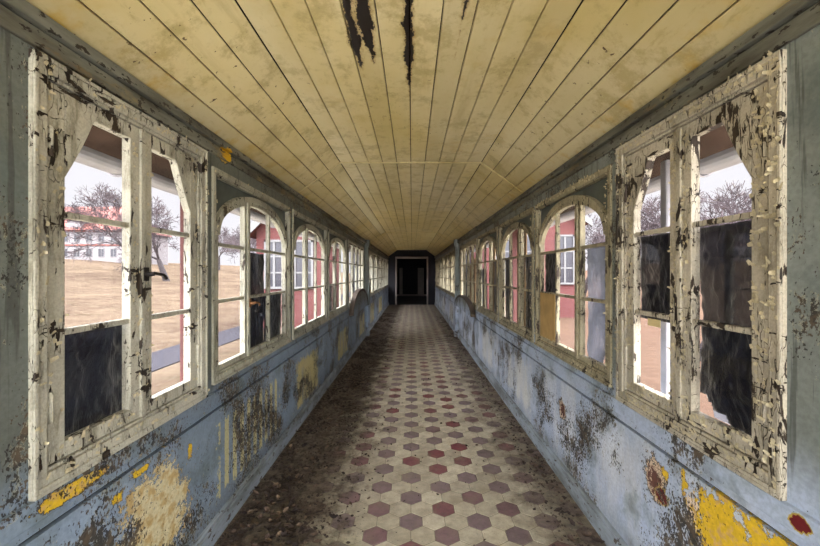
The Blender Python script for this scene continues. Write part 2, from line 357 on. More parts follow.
# header beams
for side,nm in ((-1,'left'),(1,'right')):
    b=MB(); b.box(side*(WX-.012),side*(WX+.05),Y0,YE,2.297,2.358); b.box(side*(WX-.03),side*(WX+.05),Y0,YE,2.364,2.408)
    b.box(side*(WX-.05),side*(WX+.05),6.4,YE,2.33,2.405)
    structure(b.build('trim_'+('1' if side<0 else '2'),M['beam'],bevel=.004),'%s grey wooden header beam running above the windows'%nm,'beam')
    b=MB(); b.box(side*(WX-.018),side*(WX+.01),Y0,YE,.80,.872)
    b.box(side*(WX-.006),side*(WX+.01),Y0,YE,.764,.80)
    structure(b.build('trim_'+('3' if side<0 else '4'),M['wl'] if side<0 else M['wr'],bevel=.003),'%s painted rail running under the window sills'%nm,'rail')
    b=MB(); b.box(side*(WX-.04),side*WX,Y0,YE,0,.105); b.box(side*(WX-.03),side*WX,Y0,YE,.105,.125)
    structure(b.build('baseboard_'+nm,M['base'],bevel=.005),'%s scuffed grey-blue baseboard at the foot of the wall'%nm,'baseboard')

# ------------------------------------------------------------------ window builder
def strip(b,P,u0,u1,fb,ft,w0,w1,n=1,mi=0):
    us=[u0+(u1-u0)*i/n for i in range(n+1)]
    lo=[fb(u) for u in us]; hi=[max(ft(u),fb(u)+.0005) for u in us]
    vs=[]
    for i,u in enumerate(us): vs+=[P(u,w0,lo[i]),P(u,w0,hi[i]),P(u,w1,lo[i]),P(u,w1,hi[i])]
    fs=[]
    for i in range(n):
        a=4*i;c=a+4; fs+=[(a,c,c+1,a+1),(a+2,a+3,c+3,c+2),(a+1,c+1,c+3,a+3),(a,a+2,c+2,c)]
    fs+=[(0,1,3,2),(4*n,4*n+2,4*n+3,4*n+1)]
    b.add(vs,fs,mi)
def window(n,side,y0,y1,kind,matf,label,latch=False,flakes=0):
    z0,z1=ZT[kind]; P=lambda u,w,z:(side*(FX+w),u,z)
    root=empty('window_%d'%n,(side*FX,(y0+y1)/2,z0)); structure(root,label,'window')
    K=lambda c:(lambda u:c)
    cw=.05 if kind=='sq' else .036
    b=MB()   # casing ring
    for (a,c,l,h) in ((y0,y0+cw,z0,z1),(y1-cw,y1,z0,z1),(y0+cw,y1-cw,z0,z0+cw),(y0+cw,y1-cw,z1-cw,z1)): strip(b,P,a,c,K(l),K(h),0,.075)
    if kind=='sq':   # thin raised fillet round the inside of the casing
        e=.016
        for (a,c,l,h) in ((y0,y0+e,z0,z1),(y1-e,y1,z0,z1),(y0+e,y1-e,z0,z0+e),(y0+e,y1-e,z1-e,z1)): strip(b,P,a,c,K(l),K(h),-.008,0.0)
    strip(b,P,y0,y1,K(z0-.012),K(z0+.004),-.010,.04)
    b.build('casing',matf,root,bevel=.004)
    ia,ib,iz0,iz1=y0+cw,y1-cw,z0+cw,z1-cw
    # fixed frame behind casing
    fw=.012; b=MB()
    for (a,c,l,h) in ((ia,ia+fw,iz0,iz1),(ib-fw,ib,iz0,iz1),(ia,ib,iz0,iz0+fw),(ia,ib,iz1-fw,iz1)): strip(b,P,a,c,K(l),K(h),.010,.075)
    b.build('frame',matf,root,bevel=.003)
    sa,sb,sz0,sz1=ia+fw+.003,ib-fw-.003,iz0+fw+.003,iz1-fw-.003
    W=sb-sa
    if kind=='arch':
        uc=(sa+sb)/2; a=W/2; zs=EYE+.235; bb=sz1-.015-zs
        def arc(u,ins=0.0):
            t=1-((u-uc)/(a-ins))**2
            return zs+(bb-ins)*math.sqrt(t) if t>0 else zs
        b=MB(); strip(b,P,sa,sb,lambda u:arc(u),K(sz1+.002),.04,.055,40); b.build('spandrel_panel',M['panel'],root)
        b=MB(); N=36; t0=[PI*i/N for i in range(N+1)]
        oe=[(uc+a*math.cos(t),zs+bb*math.sin(t)) for t in t0]; ie=[(uc+(a-.042)*math.cos(t),zs+(bb-.042)*math.sin(t)) for t in t0]
        vs=[];fs=[]
        for (o1,i1) in zip(oe,ie): vs+=[P(o1[0],.006,o1[1]),P(i1[0],.006,i1[1]),P(o1[0],.055,o1[1]),P(i1[0],.055,i1[1])]
        for i in range(N): q=4*i;r=q+4; fs+=[(q,r,r+1,q+1),(q+2,q+3,r+3,r+2),(q,q+2,r+2,r),(q+1,r+1,r+3,q+3)]
        fs+=[(0,1,3,2),(4*N,4*N+2,4*N+3,4*N+1)]; b.add(vs,fs); b.build('arch_moulding',matf,root,bevel=.003)
        top=lambda u:arc(u,.03)
    elif kind=='sq':
        ch=.115
        def top(u): return sz1
    else: top=lambda u:sz1
    bars=(EYE-.205,EYE+.203) if kind=='sq' else (EYE-.178,EYE+.178)
    st=.062 if kind=='sq' else .042
    if kind=='sq': leaves=[(sa,sa+W/2-.002,1),(sa+W/2+.002,sb,1)]
    elif kind=='arch': leaves=[(sa,sa+W*.343,1),(sa+W*.347,sb,2)]
    else: leaves=[(sa,sa+W*.25,1),(sa+W*.252,sa+W*.5,1),(sa+W*.502,sa+W*.75,1),(sa+W*.752,sb,1)]
    info=[]
    for li,(a0,a1,nc) in enumerate(leaves):
        b=MB(); s0,s1=.018,.056; nn=10
        strip(b,P,a0,a0+st,K(sz0),top,s0,s1,4); strip(b,P,a1-st,a1,K(sz0),top,s0,s1,4)
        strip(b,P,a0+st,a1-st,K(sz0),K(sz0+st-.008),s0,s1)
        pa,pb=a0+st,a1-st; pz=sz0+st-.008
        if kind=='sq':
            ztop=sz1-st
            dz=.245
            def ct(u,pa=pa,pb=pb,li=li,ztop=ztop):
                d=(u-pa) if li==0 else (pb-u)
                return ztop if d>=ch else ztop-dz*(1-d/ch)**.85
            strip(b,P,pa,pb,ct,K(sz1),s0,s1,24); gt=ct
        elif kind=='arch':
            strip(b,P,pa,pb,lambda u:top(u)-st*.9,top,s0,s1,24); gt=lambda u:top(u)-st*.9
        else:
            strip(b,P,pa,pb,K(sz1-st),K(sz1),s0,s1); gt=K(sz1-st)
        sash=b.build('sash',matf,root,bevel=.003)
        # glazing bars
        b=MB(); bt=.011
        for z in bars: strip(b,P,pa-.002,pb+.002,K(z-bt),K(z+bt),s0+.006,s1-.004)
        if nc==2:
            m=(pa+pb)/2; strip(b,P,m-.013,m+.013,K(pz-.002),lambda u:gt(u)+.01,s0+.004,s1-.003,3)
        b.build('glazing_bar',matf,sash,bevel=.003)
        g=MB(); strip(g,P,pa-.004,pb+.004,K(pz-.004),lambda u:gt(u)+.004,.036,.039,24); g.build('glass',M['glass'],sash)
        info.append((pa,pb,pz,gt,nc))
        # hinges on the outer stile
        if kind=='sq':
            hu=(a0+.004) if li==0 else (a1-.004)
            for hz in (z0+.25,z1-.27):
                h=MB(); h.tube(P(hu,.012,hz-.045),P(hu,.012,hz+.045),.009,.009,8); h.tube(P(hu,.012,hz+.045),P(hu,.012,hz+.056),.011,.004,8)
                h.build('hinge',matf,sash,smooth=False)
    # meeting post (astragal)
    b=MB()
    if kind=='sq': m=sa+W/2; strip(b,P,m-.014,m+.014,K(sz0),K(sz1),.008,.019)
    elif kind=='arch': m=sa+W*.345; strip(b,P,m-.018,m+.018,K(sz0),lambda u:top(u),.006,.020,3)
    else:
        for q in (.251,.501,.751): m=sa+W*q; strip(b,P,m-.018,m+.018,K(sz0),K(sz1),.006,.02)
    b.build('meeting_strip',matf,root,bevel=.003)
    if latch:
        m=sa+W*(.5 if kind=='sq' else .345)+.012
        zz=EYE-.005 if kind=='sq' else EYE-.22
        h=MB(); h.tube(P(m,.012,zz),P(m,-.03,zz),.012,.009,10); h.tube(P(m,-.028,zz+.004),P(m+.05,-.038,zz-.004),.008,.007,8); h.tube(P(m+.05,-.038,zz-.004),P(m+.075,-.032,zz-.02),.007,.009,8)
        h.box(side*(FX+.003),side*(FX+.009),m-.014,m+.014,zz-.03,zz+.03)
        h.build('handle',M['iron'] if kind=='sq' else M['rust'],root)
    if flakes:
        f=MB()
        rails=[('v',y0+cw/2,z0,z1,cw*.5,-.009),('v',y1-cw/2,z0,z1,cw*.5,-.004),('h',z0+cw/2,y0,y1,cw*.5,-.004),('h',z1-cw/2,y0,y1,cw*.5,-.004),
               ('v',sa+st/2,sz0,sz1,st*.45,.015),('v',sb-st/2,sz0,sz1,st*.45,.015),('v',sa+W/2-st/2,sz0,sz1,st*.4,.015),('v',sa+W/2+st/2,sz0,sz1,st*.4,.015),('h',sz0+st/2,sa,sb,st*.5,.015)]
        if kind!='sq': rails=rails[:4]+[('v',sa+W*.34,sz0,top(sa+W*.34),st*.45,.015),('h',sz0+st/2,sa,sb,st*.5,.015)]
        for i in range(flakes):
            r=R.choice(rails); t=R.uniform(r[2]+.02,r[3]-.02); q=r[1]+R.uniform(-1,1)*r[4]
            u,z=(q,t) if r[0]=='v' else (t,q)
            L=R.uniform(.008,.024)*(1 if R.random()<.9 else 1.6); wd=R.uniform(.003,.009); cl=R.uniform(.5,1.5)*R.choice((1,1,-1)); ang=R.uniform(-.6,.6)+(0 if R.random()<.6 else PI/2)
            vs=[];N=4
            for j in range(N+1):
                s_=j/N*L; k_=cl*j/N
                du,dz=math.sin(ang),math.cos(ang)
                out=-(1-math.cos(k_))*L*.38-.0008; al=math.sin(abs(k_)+.001)/(abs(cl)+.001)*L
                ww=wd*(1-.4*(j/N)**2)
                for sg in (-1,1):
                    uu=u+du*al+dz*ww*sg*R.uniform(.8,1.1); zz=z+dz*al-du*ww*sg
                    vs.append(P(uu,r[5]+out,zz))
            f.add(vs,[(2*j,2*j+1,2*j+3,2*j+2) for j in range(N)])
        o=f.build('paint_flakes',M['flake'],root); tag(o,kind='stuff')
        s=o.modifiers.new('sol','SOLIDIFY'); s.thickness=.0008
    return root,info
ORD=['nearest','second','third','fourth','fifth','sixth','seventh','eighth','ninth','tenth','farthest']
SH={'sq':'square-headed two-casement','arch':'round-arched','rect':'plain rectangular four-light'}
INF={}
for i,w in enumerate(WL):
    INF['L%d'%i]=window(i+1,-1,*w,M['win'] if i==0 else M['arch'],'%s window on the left wall, %s with cracked cream paint'%(ORD[i],SH[w[2]]),latch=i<2,flakes=(220,60)[i] if i<2 else 0)
for i,w in enumerate(WR):
    INF['R%d'%i]=window(i+12,1,*w,M['winR'] if i==0 else M['archR'],'%s window on the right wall, %s with flaking ivory paint'%(ORD[i],SH[w[2]]),latch=False,flakes=(800,240,120)[i] if i<3 else 0)

# ------------------------------------------------------------------ sheets in the window lights
def sheet(name,key,leaf,c0,c1,zr,mat,label,cat,w=.058,amp=.012,group=None,cut=None,thick=.0015):
    side=-1 if key[0]=='L' else 1; pa,pb,pz,gt,nc=INF[key][1][leaf]
    u0=pa+(pb-pa)*c0; u1=pa+(pb-pa)*c1; z0,z1=zr
    nu,nz=40,64; vs=[];fs=[]; sd=(hash_(key)+leaf*7.3+c0*3)
    for j in range(nz+1):
        for i in range(nu+1):
            u=u0+(u1-u0)*i/nu; z=z0+(z1-z0)*j/nz
            n=.7*mnoise.fractal(Vector((u*6+sd,z*4,sd)),1,2,4)+.9*abs(mnoise.noise(Vector((u*14+z*9,z*5-u*8,sd+4))))+.4*abs(mnoise.noise(Vector((u*30-z*12,z*14+u*8,sd+1))))
            vs.append((side*(FX+w+amp*(1+n)),u,z))
    for j in range(nz):
        for i in range(nu):
            uc=(i+.5)/nu; zc=(j+.5)/nz
            if cut and cut(uc,zc): continue
            a=j*(nu+1)+i; fs.append((a,a+1,a+nu+2,a+nu+1))
    c=Vector((side*(FX+w+amp),(u0+u1)/2,z0)); me=bpy.data.meshes.new(name); me.from_pydata([Vector(v)-c for v in vs],[],fs); me.materials.append(mat)
    me.polygons.foreach_set('use_smooth',[True]*len(fs)); o=bpy.data.objects.new(name,me); o.location=c; col.objects.link(o)
    if thick: s=o.modifiers.new('sol','SOLIDIFY'); s.thickness=thick; s.offset=0
    return tag(o,label,cat,group)
def hash_(s): return sum(ord(c)*(i+3) for i,c in enumerate(s))%17
B0,B1=EYE-.205,EYE+.203; A0,A1=EYE-.178,EYE+.178
zb=.985
BK=M['black']
sheet('plastic_sheet','L0',0,-.04,1.12,(zb-.01,B0-.005),BK,'black plastic sheet filling the bottom pane of the nearest left window','sheet')
sheet('plastic_sheet','L1',1,-.02,.5,(zb,A1-.02),BK,'tall narrow black plastic sheet in the middle column of the second left window','sheet')
sheet('plastic_sheet','L1',1,.5,1.02,(zb,A0-.005),BK,'short black plastic sheet in the lower far pane of the second left window','sheet')
sheet('plastic_sheet','L3',0,-.02,1.02,(zb,A0-.005),BK,'small black plastic sheet in the lower near pane of the fourth left window','sheet')
sheet('plastic_sheet','R0',0,-.06,1.12,(zb-.01,B1-.01),BK,'large torn black plastic sheet covering the near casement of the nearest right window','sheet',amp=.02,
      cut=lambda u,z:z<.20*max(0,u-.30)+.012*math.sin(u*23)-.012)
sheet('plastic_sheet','R0',0,.2,1.04,(zb-.01,zb+.26),M['haze'],'grey translucent film scrap behind the torn corner of the large black sheet','sheet',w=.10)
sheet('plastic_sheet','R0',1,-.06,1.12,(B0-.035,B1-.01),BK,'black plastic sheet covering the middle pane of the far casement, nearest right window','sheet',amp=.016)
sheet('plastic_sheet','R1',0,-.04,1.0,(zb,A1-.01),M['haze'],'milky translucent plastic sheet in the near column of the second right window','sheet',cut=lambda u,z:u<.42-.62*z*1.4)
sheet('plastic_sheet','R1',0,-.04,.6,(zb,A1-.2),BK,'dark plastic strip behind the milky sheet of the second right window','sheet',w=.09,cut=lambda u,z:u>.8-1.0*z)
sheet('plastic_sheet','R1',1,.55,1.02,(A0,A1-.005),BK,'small black plastic sheet above the tan hardboard piece, second right window','sheet')
sheet('hardboard_panel','R1',1,.52,1.02,(zb-.01,A0),M['card'],'tan hardboard piece closing the lower far pane of the second right window','board',w=.020,amp=.001,thick=.004)
sheet('plastic_sheet','R2',0,-.02,1.02,(zb,A1-.005),BK,'black plastic sheet in the near column of the third right window','sheet')
sheet('plastic_sheet','R2',1,.55,1.02,(zb,A1-.005),BK,'black plastic sheet in the far column of the third right window','sheet')
sheet('wooden_board','R2',1,-.02,.42,(zb,2.05),M['board'],'weathered brown board upright in the middle column of the third right window','board',w=.10,amp=.002,thick=.015)
sheet('plastic_sheet','R3',0,-.02,1.02,(zb,A1-.005),BK,'black plastic sheet in the near column of the fourth right window','sheet')
sheet('wooden_board','R3',1,-.02,.45,(zb,2.05),M['board'],'weathered brown board upright in the middle column of the fourth right window','board',w=.10,amp=.002,thick=.015)
sheet('plastic_sheet','R3',1,.55,1.02,(zb,A1-.1),BK,'black plastic sheet in the far column of the fourth right window','sheet')
for li,lb in ((0,'nearest'),(1,'second'),(2,'third')):
    sheet('wooden_board','R4',li,.0,.95,(zb,1.98-.1*li),M['board'],'brown board closing the %s light of the rectangular right window'%lb,'board',w=.10,amp=.002,thick=.015)
sheet('plastic_sheet','L5',1,.0,.5,(zb,A0+.05),BK,'dark plastic sheet in the first window past the left pilaster','sheet')
sheet('paper_scrap','R0',1,.25,.6,(B0-.055,B0-.02),M['paper'],'small yellowed paper scrap stuck on the far casement of the nearest right window','paper',w=.022,amp=.0006,thick=.0005)

# ------------------------------------------------------------------ floor
s=.0913*EYE; hx=s; hy=s*math.sqrt(3)/2
b=MB(); row0=int(Y0/hy)-1
b.add([(-1.2,Y0,-.002),(1.2,Y0,-.002),(1.2,YE,-.002),(-1.2,YE,-.002),(-1.2,Y0,-.1),(1.2,Y0,-.1),(1.2,YE,-.1),(-1.2,YE,-.1)],[(0,1,2,3),(7,6,5,4),(0,4,5,1),(1,5,6,2),(2,6,7,3),(3,7,4,0)],2)
zc=EYE*FP/(521.3-273)   # a plum tile centre on the middle column
for r in range(-40,160):
    y=zc+r*hy
    if y<Y0 or y>YE: continue
    for c in range(-9,10):
        x=(c+(.5 if r%2 else 0))*hx+.006
        if abs(x)>1.19: continue
        dark=(c-(r//2)*1+ (0 if r%2==0 else -1))%3==0 if False else None
        # triangular sublattice: a=(hx,0), b=(hx/2,hy): x=i*a+j*b
        j=r; i=c+(.5 if r%2 else 0)-j/2; i=int(round(i)); dark=((i-j)%3==0)
        rr=s/math.sqrt(3)*.978; ri=rr-.002; t=R.uniform(-.0005,.0005)
        o=[(x+rr*math.sin(k*PI/3),y+rr*math.cos(k*PI/3),-.002) for k in range(6)]
        q=[(x+ri*math.sin(k*PI/3),y+ri*math.cos(k*PI/3),.0+t) for k in range(6)]
        b.add(o+q,[(k,(k+1)%6,6+(k+1)%6,6+k) for k in range(6)]+[tuple(range(6,12))],1 if dark else 0)
structure(b.build('floor',[M['tl'],M['td'],M['grout']]),'dirty hexagon tiled floor in cream and plum running down the corridor','floor')

b=MB(); b.box(-30,30,-40,Y0-.02,-.35,-.06); structure(b.build('bounce_forecourt',M['bounce_yard']),'unseen pale concrete added before the open near end of the corridor to bounce light','ground')  # pale ground added behind the camera, bounces daylight up to the ceiling
# ------------------------------------------------------------------ ceiling
FZ=2.73; FW=.73; CZ=2.405
b=MB()
def plank(p0,p1,y0,y1,g=.0028,t=.02):
    d=Vector((p1[0]-p0[0],0,p1[1]-p0[1])).normalized(); n=Vector((d.z,0,-d.x)); 
    if n.z<0: n=-n
    a=Vector((p0[0],0,p0[1]))+d*g; c=Vector((p1[0],0,p1[1]))-d*g; j=R.uniform(0,.0025); a=a+n*j; c=c+n*j
    a2=a+n*t; c2=c+n*t; ch=.003; a0=a+n*ch-d*.0; am=a+d*ch; cm=c-d*ch; c0=c+n*ch
    ring=[a2,a0,am,cm,c0,c2]
    b.loft([v+Vector((0,y0,0)) for v in ring],[v+Vector((0,y1,0)) for v in ring],0)
ends=[Y0,-.1,3.8,10.3,16.8,YE]
nf=10; 
xs=[-FW+2*FW*i/nf for i in range(nf+1)]
for e0,e1 in zip(ends[:-1],ends[1:]):
    for i in range(nf): plank((xs[i],FZ),(xs[i+1],FZ),e0,e1)
    for sd in (-1,1):
        ns=4
        for i in range(ns):
            f=lambda q:(sd*(FW+(WX+.02-FW)*q/ns),FZ+(CZ-.012-FZ)*q/ns)
            plank(f(i),f(i+1),e0,e1)
# dark backing
bk=[(-1.22,CZ+.01),(-FW,FZ+.028),(FW,FZ+.028),(1.22,CZ+.01),(1.22,CZ+.04),(FW,FZ+.06),(-FW,FZ+.06),(-1.22,CZ+.04)]
for (i,j,k,l) in ((0,1,6,7),(1,2,5,6),(2,3,4,5)):
    q=[bk[i],bk[j],bk[k],bk[l]]; b.loft([(x,Y0,z) for x,z in q],[(x,YE,z) for x,z in q],1)
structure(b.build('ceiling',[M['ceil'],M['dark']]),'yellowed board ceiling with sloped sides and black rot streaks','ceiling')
tn=5
for yy,lb in ((3.8,'nearest'),(10.3,'middle'),(16.8,'farthest')):
    b=MB(); pts=[(-1.17,CZ+.008),(-FW,FZ),(FW,FZ),(1.17,CZ+.008)]
    for p,q in zip(pts[:-1],pts[1:]):
        a=Vector((p[0],0,p[1]));c=Vector((q[0],0,q[1])); n=Vector((c.z-a.z,0,-(c.x-a.x))).normalized()
        if n.z>0:n=-n
        ring=[a+n*-.002,c+n*-.002,c+n*.005,a+n*.005]; b.loft([v+Vector((0,yy-.02,0)) for v in ring],[v+Vector((0,yy+.02,0)) for v in ring])
    structure(b.build('trim_%d'%tn,M['ceil'],bevel=.002),'%s flat batten crossing the board ceiling'%lb,'batten'); tn+=1

# roof with eaves
b=MB()
for sd in (-1,1):
    q=[(0,3.25),(sd*1.78,2.31),(sd*1.78,2.27),(0,3.16)]
    b.loft([(x,Y0,z) for x,z in q],[(x,YE+.2,z) for x,z in q],0)
structure(b.build('roof',[M['soffit']]),'corridor roof with brown boarded overhanging eaves seen through the top panes','roof')
gl={-1:'grey-white half-round gutter along the left eave seen through the nearest left window',1:'grey-white half-round gutter along the right eave seen through the nearest right window'}
for sd in (-1,1):
    root=empty('gutter',(sd*1.82,8,2.2)); tag(root,gl[sd],'gutter')
    b=MB(); N=10; r=.075; ri=.066; gx=sd*1.84; gz=2.275
    ring=[(gx+r*math.cos(PI+PI*i/N),gz+r*math.sin(PI+PI*i/N)) for i in range(N+1)]+[(gx+ri*math.cos(2*PI-PI*i/N),gz+ri*math.sin(2*PI-PI*i/N)) for i in range(N+1)]
    b.loft([(x,Y0,z) for x,z in ring],[(x,YE,z) for x,z in ring]); b.build('trough',M['gutter'],root)
    for yy in [1.0+1.3*i for i in range(13)]:
        k=MB(); 
        for i in range(N): 
            a0=PI+PI*i/N;a1=PI+PI*(i+1)/N; rr=.082
            k.tube((gx+rr*math.cos(a0),yy,gz+rr*math.sin(a0)),(gx+rr*math.cos(a1),yy,gz+rr*math.sin(a1)),.007,.007,6)
        k.tube((gx-sd*.082,yy,gz),(sd*1.70,yy,2.32),.006,.006,6); k.build('bracket',M['gutter'],root)
# posts outside under the eaves
def post(x,y,lab,mat=None,r=.05):
    root=empty('eave_post',(x,y,-.1)); tag(root,lab,'post')
    p=MB(); p.box(x-r,x+r,y-r,y+r,-.1,2.31); p.build('shaft',mat or M['post'],root,bevel=.01)
    p=MB(); p.box(x-r*1.5,x+r*1.5,y-r*1.5,y+r*1.5,-.12,.04); p.build('base_block',M['dim'],root,bevel=.01)
post(-1.62,2.66,'faded red eave post outside the far casement of the nearest left window',None,.036)
post(1.66,2.36,'thin grey eave post outside the far casement of the nearest right window',M['gutter'],.03)
post(1.66,5.9,'faded red eave post outside the fourth right window')

# ------------------------------------------------------------------ pilasters, humped panels
for sd,yp,nm in ((-1,9.22,'left'),(1,9.1,'right')):
    b=MB(); b.box(sd*(WX-.09),sd*WX,yp,yp+.16,0,2.40); b.box(sd*(WX-.115),sd*WX,yp-.02,yp+.18,2.24,2.42); b.box(sd*(WX-.11),sd*WX,yp-.02,yp+.18,0,.16)
    structure(b.build('trim_%d'%tn,M['wl'] if sd<0 else M['wr'],bevel=.005),'%s pilaster standing between the windows halfway down the corridor'%nm,'pilaster'); tn+=1
for sd,ya,yb,zt,lab in ((-1,6.75,8.95,1.22,'half-round blue panel standing proud on the left wall before the pilaster'),(1,6.55,9.0,1.08,'half-round blue panel standing proud on the right wall before the pilaster')):
    b=MB(); N=24; pr=.11
    rr=[]+[((ya+yb)/2+(yb-ya)/2*math.cos(PI*i/N),.80+(zt-.80)*math.sin(PI*i/N)) for i in range(N+1)]
    root=empty('humped_panel',(sd*(WX-.1),(ya+yb)/2,.79)); tag(root,lab,'panel')
    x0=sd*(WX-.035); x1=sd*(WX-pr)
    b.loft([(x0,u,z) for u,z in rr],[(x1,u,z) for u,z in rr]); b.build('face_panel',M['wl'] if sd<0 else M['wr'],root)
    b=MB(); o=[];
    for i in range(N+1):
        t=PI*i/N; u=(ya+yb)/2; a=(yb-ya)/2
        o.append([(x0,u+(a+.03)*math.cos(t),.80+(zt-.77)*math.sin(t)),(x1-sd*.008,u+(a+.03)*math.cos(t),.80+(zt-.77)*math.sin(t)),(x1-sd*.008,u+(a-.02)*math.cos(t),.80+(zt-.82)*math.sin(t)),(x0,u+(a-.02)*math.cos(t),.80+(zt-.82)*math.sin(t))])
    for p,q in zip(o[:-1],o[1:]): b.loft(p,q)
    b.build('rim',M['rim'],root)
b=MB(); x0=-(WX-.035);x1=-(WX-.055); 
pts=[(9.0,.82),(9.0,1.18),(9.12,1.36),(9.24,1.20),(9.24,.82)]; pts=[(u-.25,z) for u,z in pts]
b.loft([(-1.02,u,z) for u,z in pts],[(-1.045,u,z) for u,z in pts])
tag(b.build('pointed_board',M['panel']),'dark pointed board standing against the left wall beside the humped panel','board')

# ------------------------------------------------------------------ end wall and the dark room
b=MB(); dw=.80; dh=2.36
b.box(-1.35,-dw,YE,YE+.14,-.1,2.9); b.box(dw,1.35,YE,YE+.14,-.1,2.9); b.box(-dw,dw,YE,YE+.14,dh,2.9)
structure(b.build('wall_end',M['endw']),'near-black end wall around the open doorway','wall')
b=MB()
b.box(-dw-.02,-dw+.05,YE-.03,YE+.15,0,dh+.02); b.box(dw-.05,dw+.02,YE-.03,YE+.15,0,dh+.02); b.box(-dw-.02,dw+.02,YE-.03,YE+.15,dh-.05,dh+.04)
r=empty('door_1',(0,YE,0)); structure(r,'open doorway with grey-cream frame at the end of the corridor','door'); b.build('door_frame',M['dim'],r,bevel=.004)
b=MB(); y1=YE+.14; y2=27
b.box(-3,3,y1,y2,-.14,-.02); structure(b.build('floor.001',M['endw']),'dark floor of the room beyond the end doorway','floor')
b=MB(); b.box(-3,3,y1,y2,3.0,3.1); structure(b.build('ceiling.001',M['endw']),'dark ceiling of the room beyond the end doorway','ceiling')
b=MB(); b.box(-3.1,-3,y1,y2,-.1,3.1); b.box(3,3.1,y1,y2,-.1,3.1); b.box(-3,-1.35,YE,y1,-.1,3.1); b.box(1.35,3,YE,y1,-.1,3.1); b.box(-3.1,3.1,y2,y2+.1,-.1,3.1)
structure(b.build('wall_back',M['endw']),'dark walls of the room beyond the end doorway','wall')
b=MB(); b.box(-1.1,1.2,25.6,25.9,-.02,.08); structure(b.build('trim_%d'%tn,M['dim']),'pale threshold step at the back of the dark room','step'); tn+=1
for k,(xa,xb_,lb) in enumerate(((-.88,-.66,'narrow pale door leaf at the left in the dark far room'),(.42,.86,'wider pale door leaf at the right in the dark far room'))):
    r=empty('door_%d'%(k+2),(xa,25.95,.08)); structure(r,lb,'door'); b=MB(); b.box(xa,xb_,25.95,26.0,.08,1.95); b.build('door_leaf',M['dim'],r,bevel=.005)
    b=MB(); b.tube((xb_-.05,25.95,1.0),(xb_-.05,25.89,1.0),.015,.02,8); b.build('door_knob',M['iron'],r)

# ------------------------------------------------------------------ leaves and litter
def leafmesh(nm,L,W_,cl,seed,mat):
    q=random.Random(seed); vs=[];fs=[];n=7
    for i in range(n+1):
        t=i/n; w=W_*math.sin(PI*min(1,t*.9+.06))**.8*(1+.25*q.uniform(-1,1)); y=(t-.5)*L; z=L*.22*cl*(2*t-1)**2+q.uniform(0,.004)
        vs+=[(-w,y,z+w*.7*cl+q.uniform(0,.006)),(0,y,z),(w,y,z+w*.9*cl+q.uniform(0,.006))]
    for i in range(n):
        a=3*i; fs+=[(a,a+1,a+4,a+3),(a+1,a+2,a+5,a+4)]
    me=bpy.data.meshes.new(nm); me.from_pydata(vs,[],fs); me.materials.append(mat); me.polygons.foreach_set('use_smooth',[True]*len(fs)); return me
LM=[leafmesh('dead_leaf',.075,.020,.8,1,M['leaf']),leafmesh('dead_leaf',.06,.018,1.3,2,M['leaf2']),leafmesh('dead_leaf',.085,.017,.5,3,M['leaf2']),leafmesh('dead_leaf',.05,.016,1.0,4,M['leaf3']),leafmesh('dead_leaf',.065,.022,1.1,5,M['leaf'])]
q=random.Random(5); cnt=0
clumps=[(q.uniform(-1.08,-.66),q.uniform(1.7,5.5)) for _ in range(14)]+[(-.95,2.0),(-.8,2.3),(-.9,2.75),(-.78,3.1)]
while cnt<296:
    if cnt<262:
        c=q.choice(clumps); x=c[0]+q.gauss(0,.09); y=c[1]+q.gauss(0,.17)
        if not(-1.11<x<-.45 and y>1.52): continue
        o=bpy.data.objects.new('dead_leaf',q.choice(LM)); tag(o,'curled brown dead leaf lying in the litter along the left baseboard','leaf','dead leaves along the left baseboard')
    else:
        c=q.choice([(1.0,1.75),(.92,2.0),(1.03,2.4),(1.0,3.0)]); x=c[0]+q.gauss(0,.05); y=c[1]+q.gauss(0,.14)
        if not(.8<x<1.11 and y>1.5): continue
        o=bpy.data.objects.new('dead_leaf',q.choice(LM)); tag(o,'curled brown dead leaf lying by the right baseboard','leaf','dead leaves along the right baseboard')
    o.location=(x,y,.014+q.uniform(0,.014)); sc_=q.uniform(.5,.95); o.scale=(sc_,)*3
    o.rotation_euler=(q.uniform(-.35,.35),q.uniform(-.35,.35),q.uniform(0,6.28)); col.objects.link(o); cnt+=1
def litter(name,n,fn,smin,smax,mat,label,cat):
    b=MB(); k=0
    while k<n:
        x,y=fn()
        if abs(x)>1.125 or y<1.2 or y>18: continue
        k+=1; r=q.uniform(smin,smax)*(1 if y<6 else 1.3); a=q.uniform(0,6.28); z=.001+q.uniform(0,.012)
        t1,t2=q.uniform(-.5,.5),q.uniform(-.5,.5); m=q.randint(3,5); top=[]
        ps=[]
        for i in range(m):
            an=a+2*PI*i/m; rr=r*q.uniform(.5,1.1); dx,dy=rr*math.cos(an),rr*math.sin(an)*q.uniform(.5,1); ps.append((x+dx,y+dy,max(.0005,z+dx*t1+dy*t2)))
        tp=[(p[0],p[1],p[2]+r*q.uniform(.15,.6)) for p in ps]
        b.loft(ps,tp,q.choice((0,0,0,1,1,2)))
    return tag(b.build(name,mat),label,cat,kind='stuff')
mm=[M['crumb'],M['leaf2'],M['leaf']]
def fl():
    x=-1.12+abs(q.gauss(0,.30)); y=1.3+q.random()**1.6*13
    if mnoise.noise(Vector((x*4,y*2.2,3)))<0 and q.random()<.8: return 9,9
    return x,y
def fr():
    x=1.12-abs(q.gauss(0,.12)); y=1.3+q.random()**1.5*12
    if mnoise.noise(Vector((x*3,y*2.6,9)))<.0 and q.random()<.85: return 9,9
    return x,y
def fa():
    t=q.random()
    return fl() if t<.84 else (fr() if t<.985 else (q.uniform(-.6,.9),q.uniform(1.3,9)))
litter('floor_litter',13000,fa,.002,.015,mm,'dark crumbled litter strewn over the tiled floor, thickest along the left wall','litter')

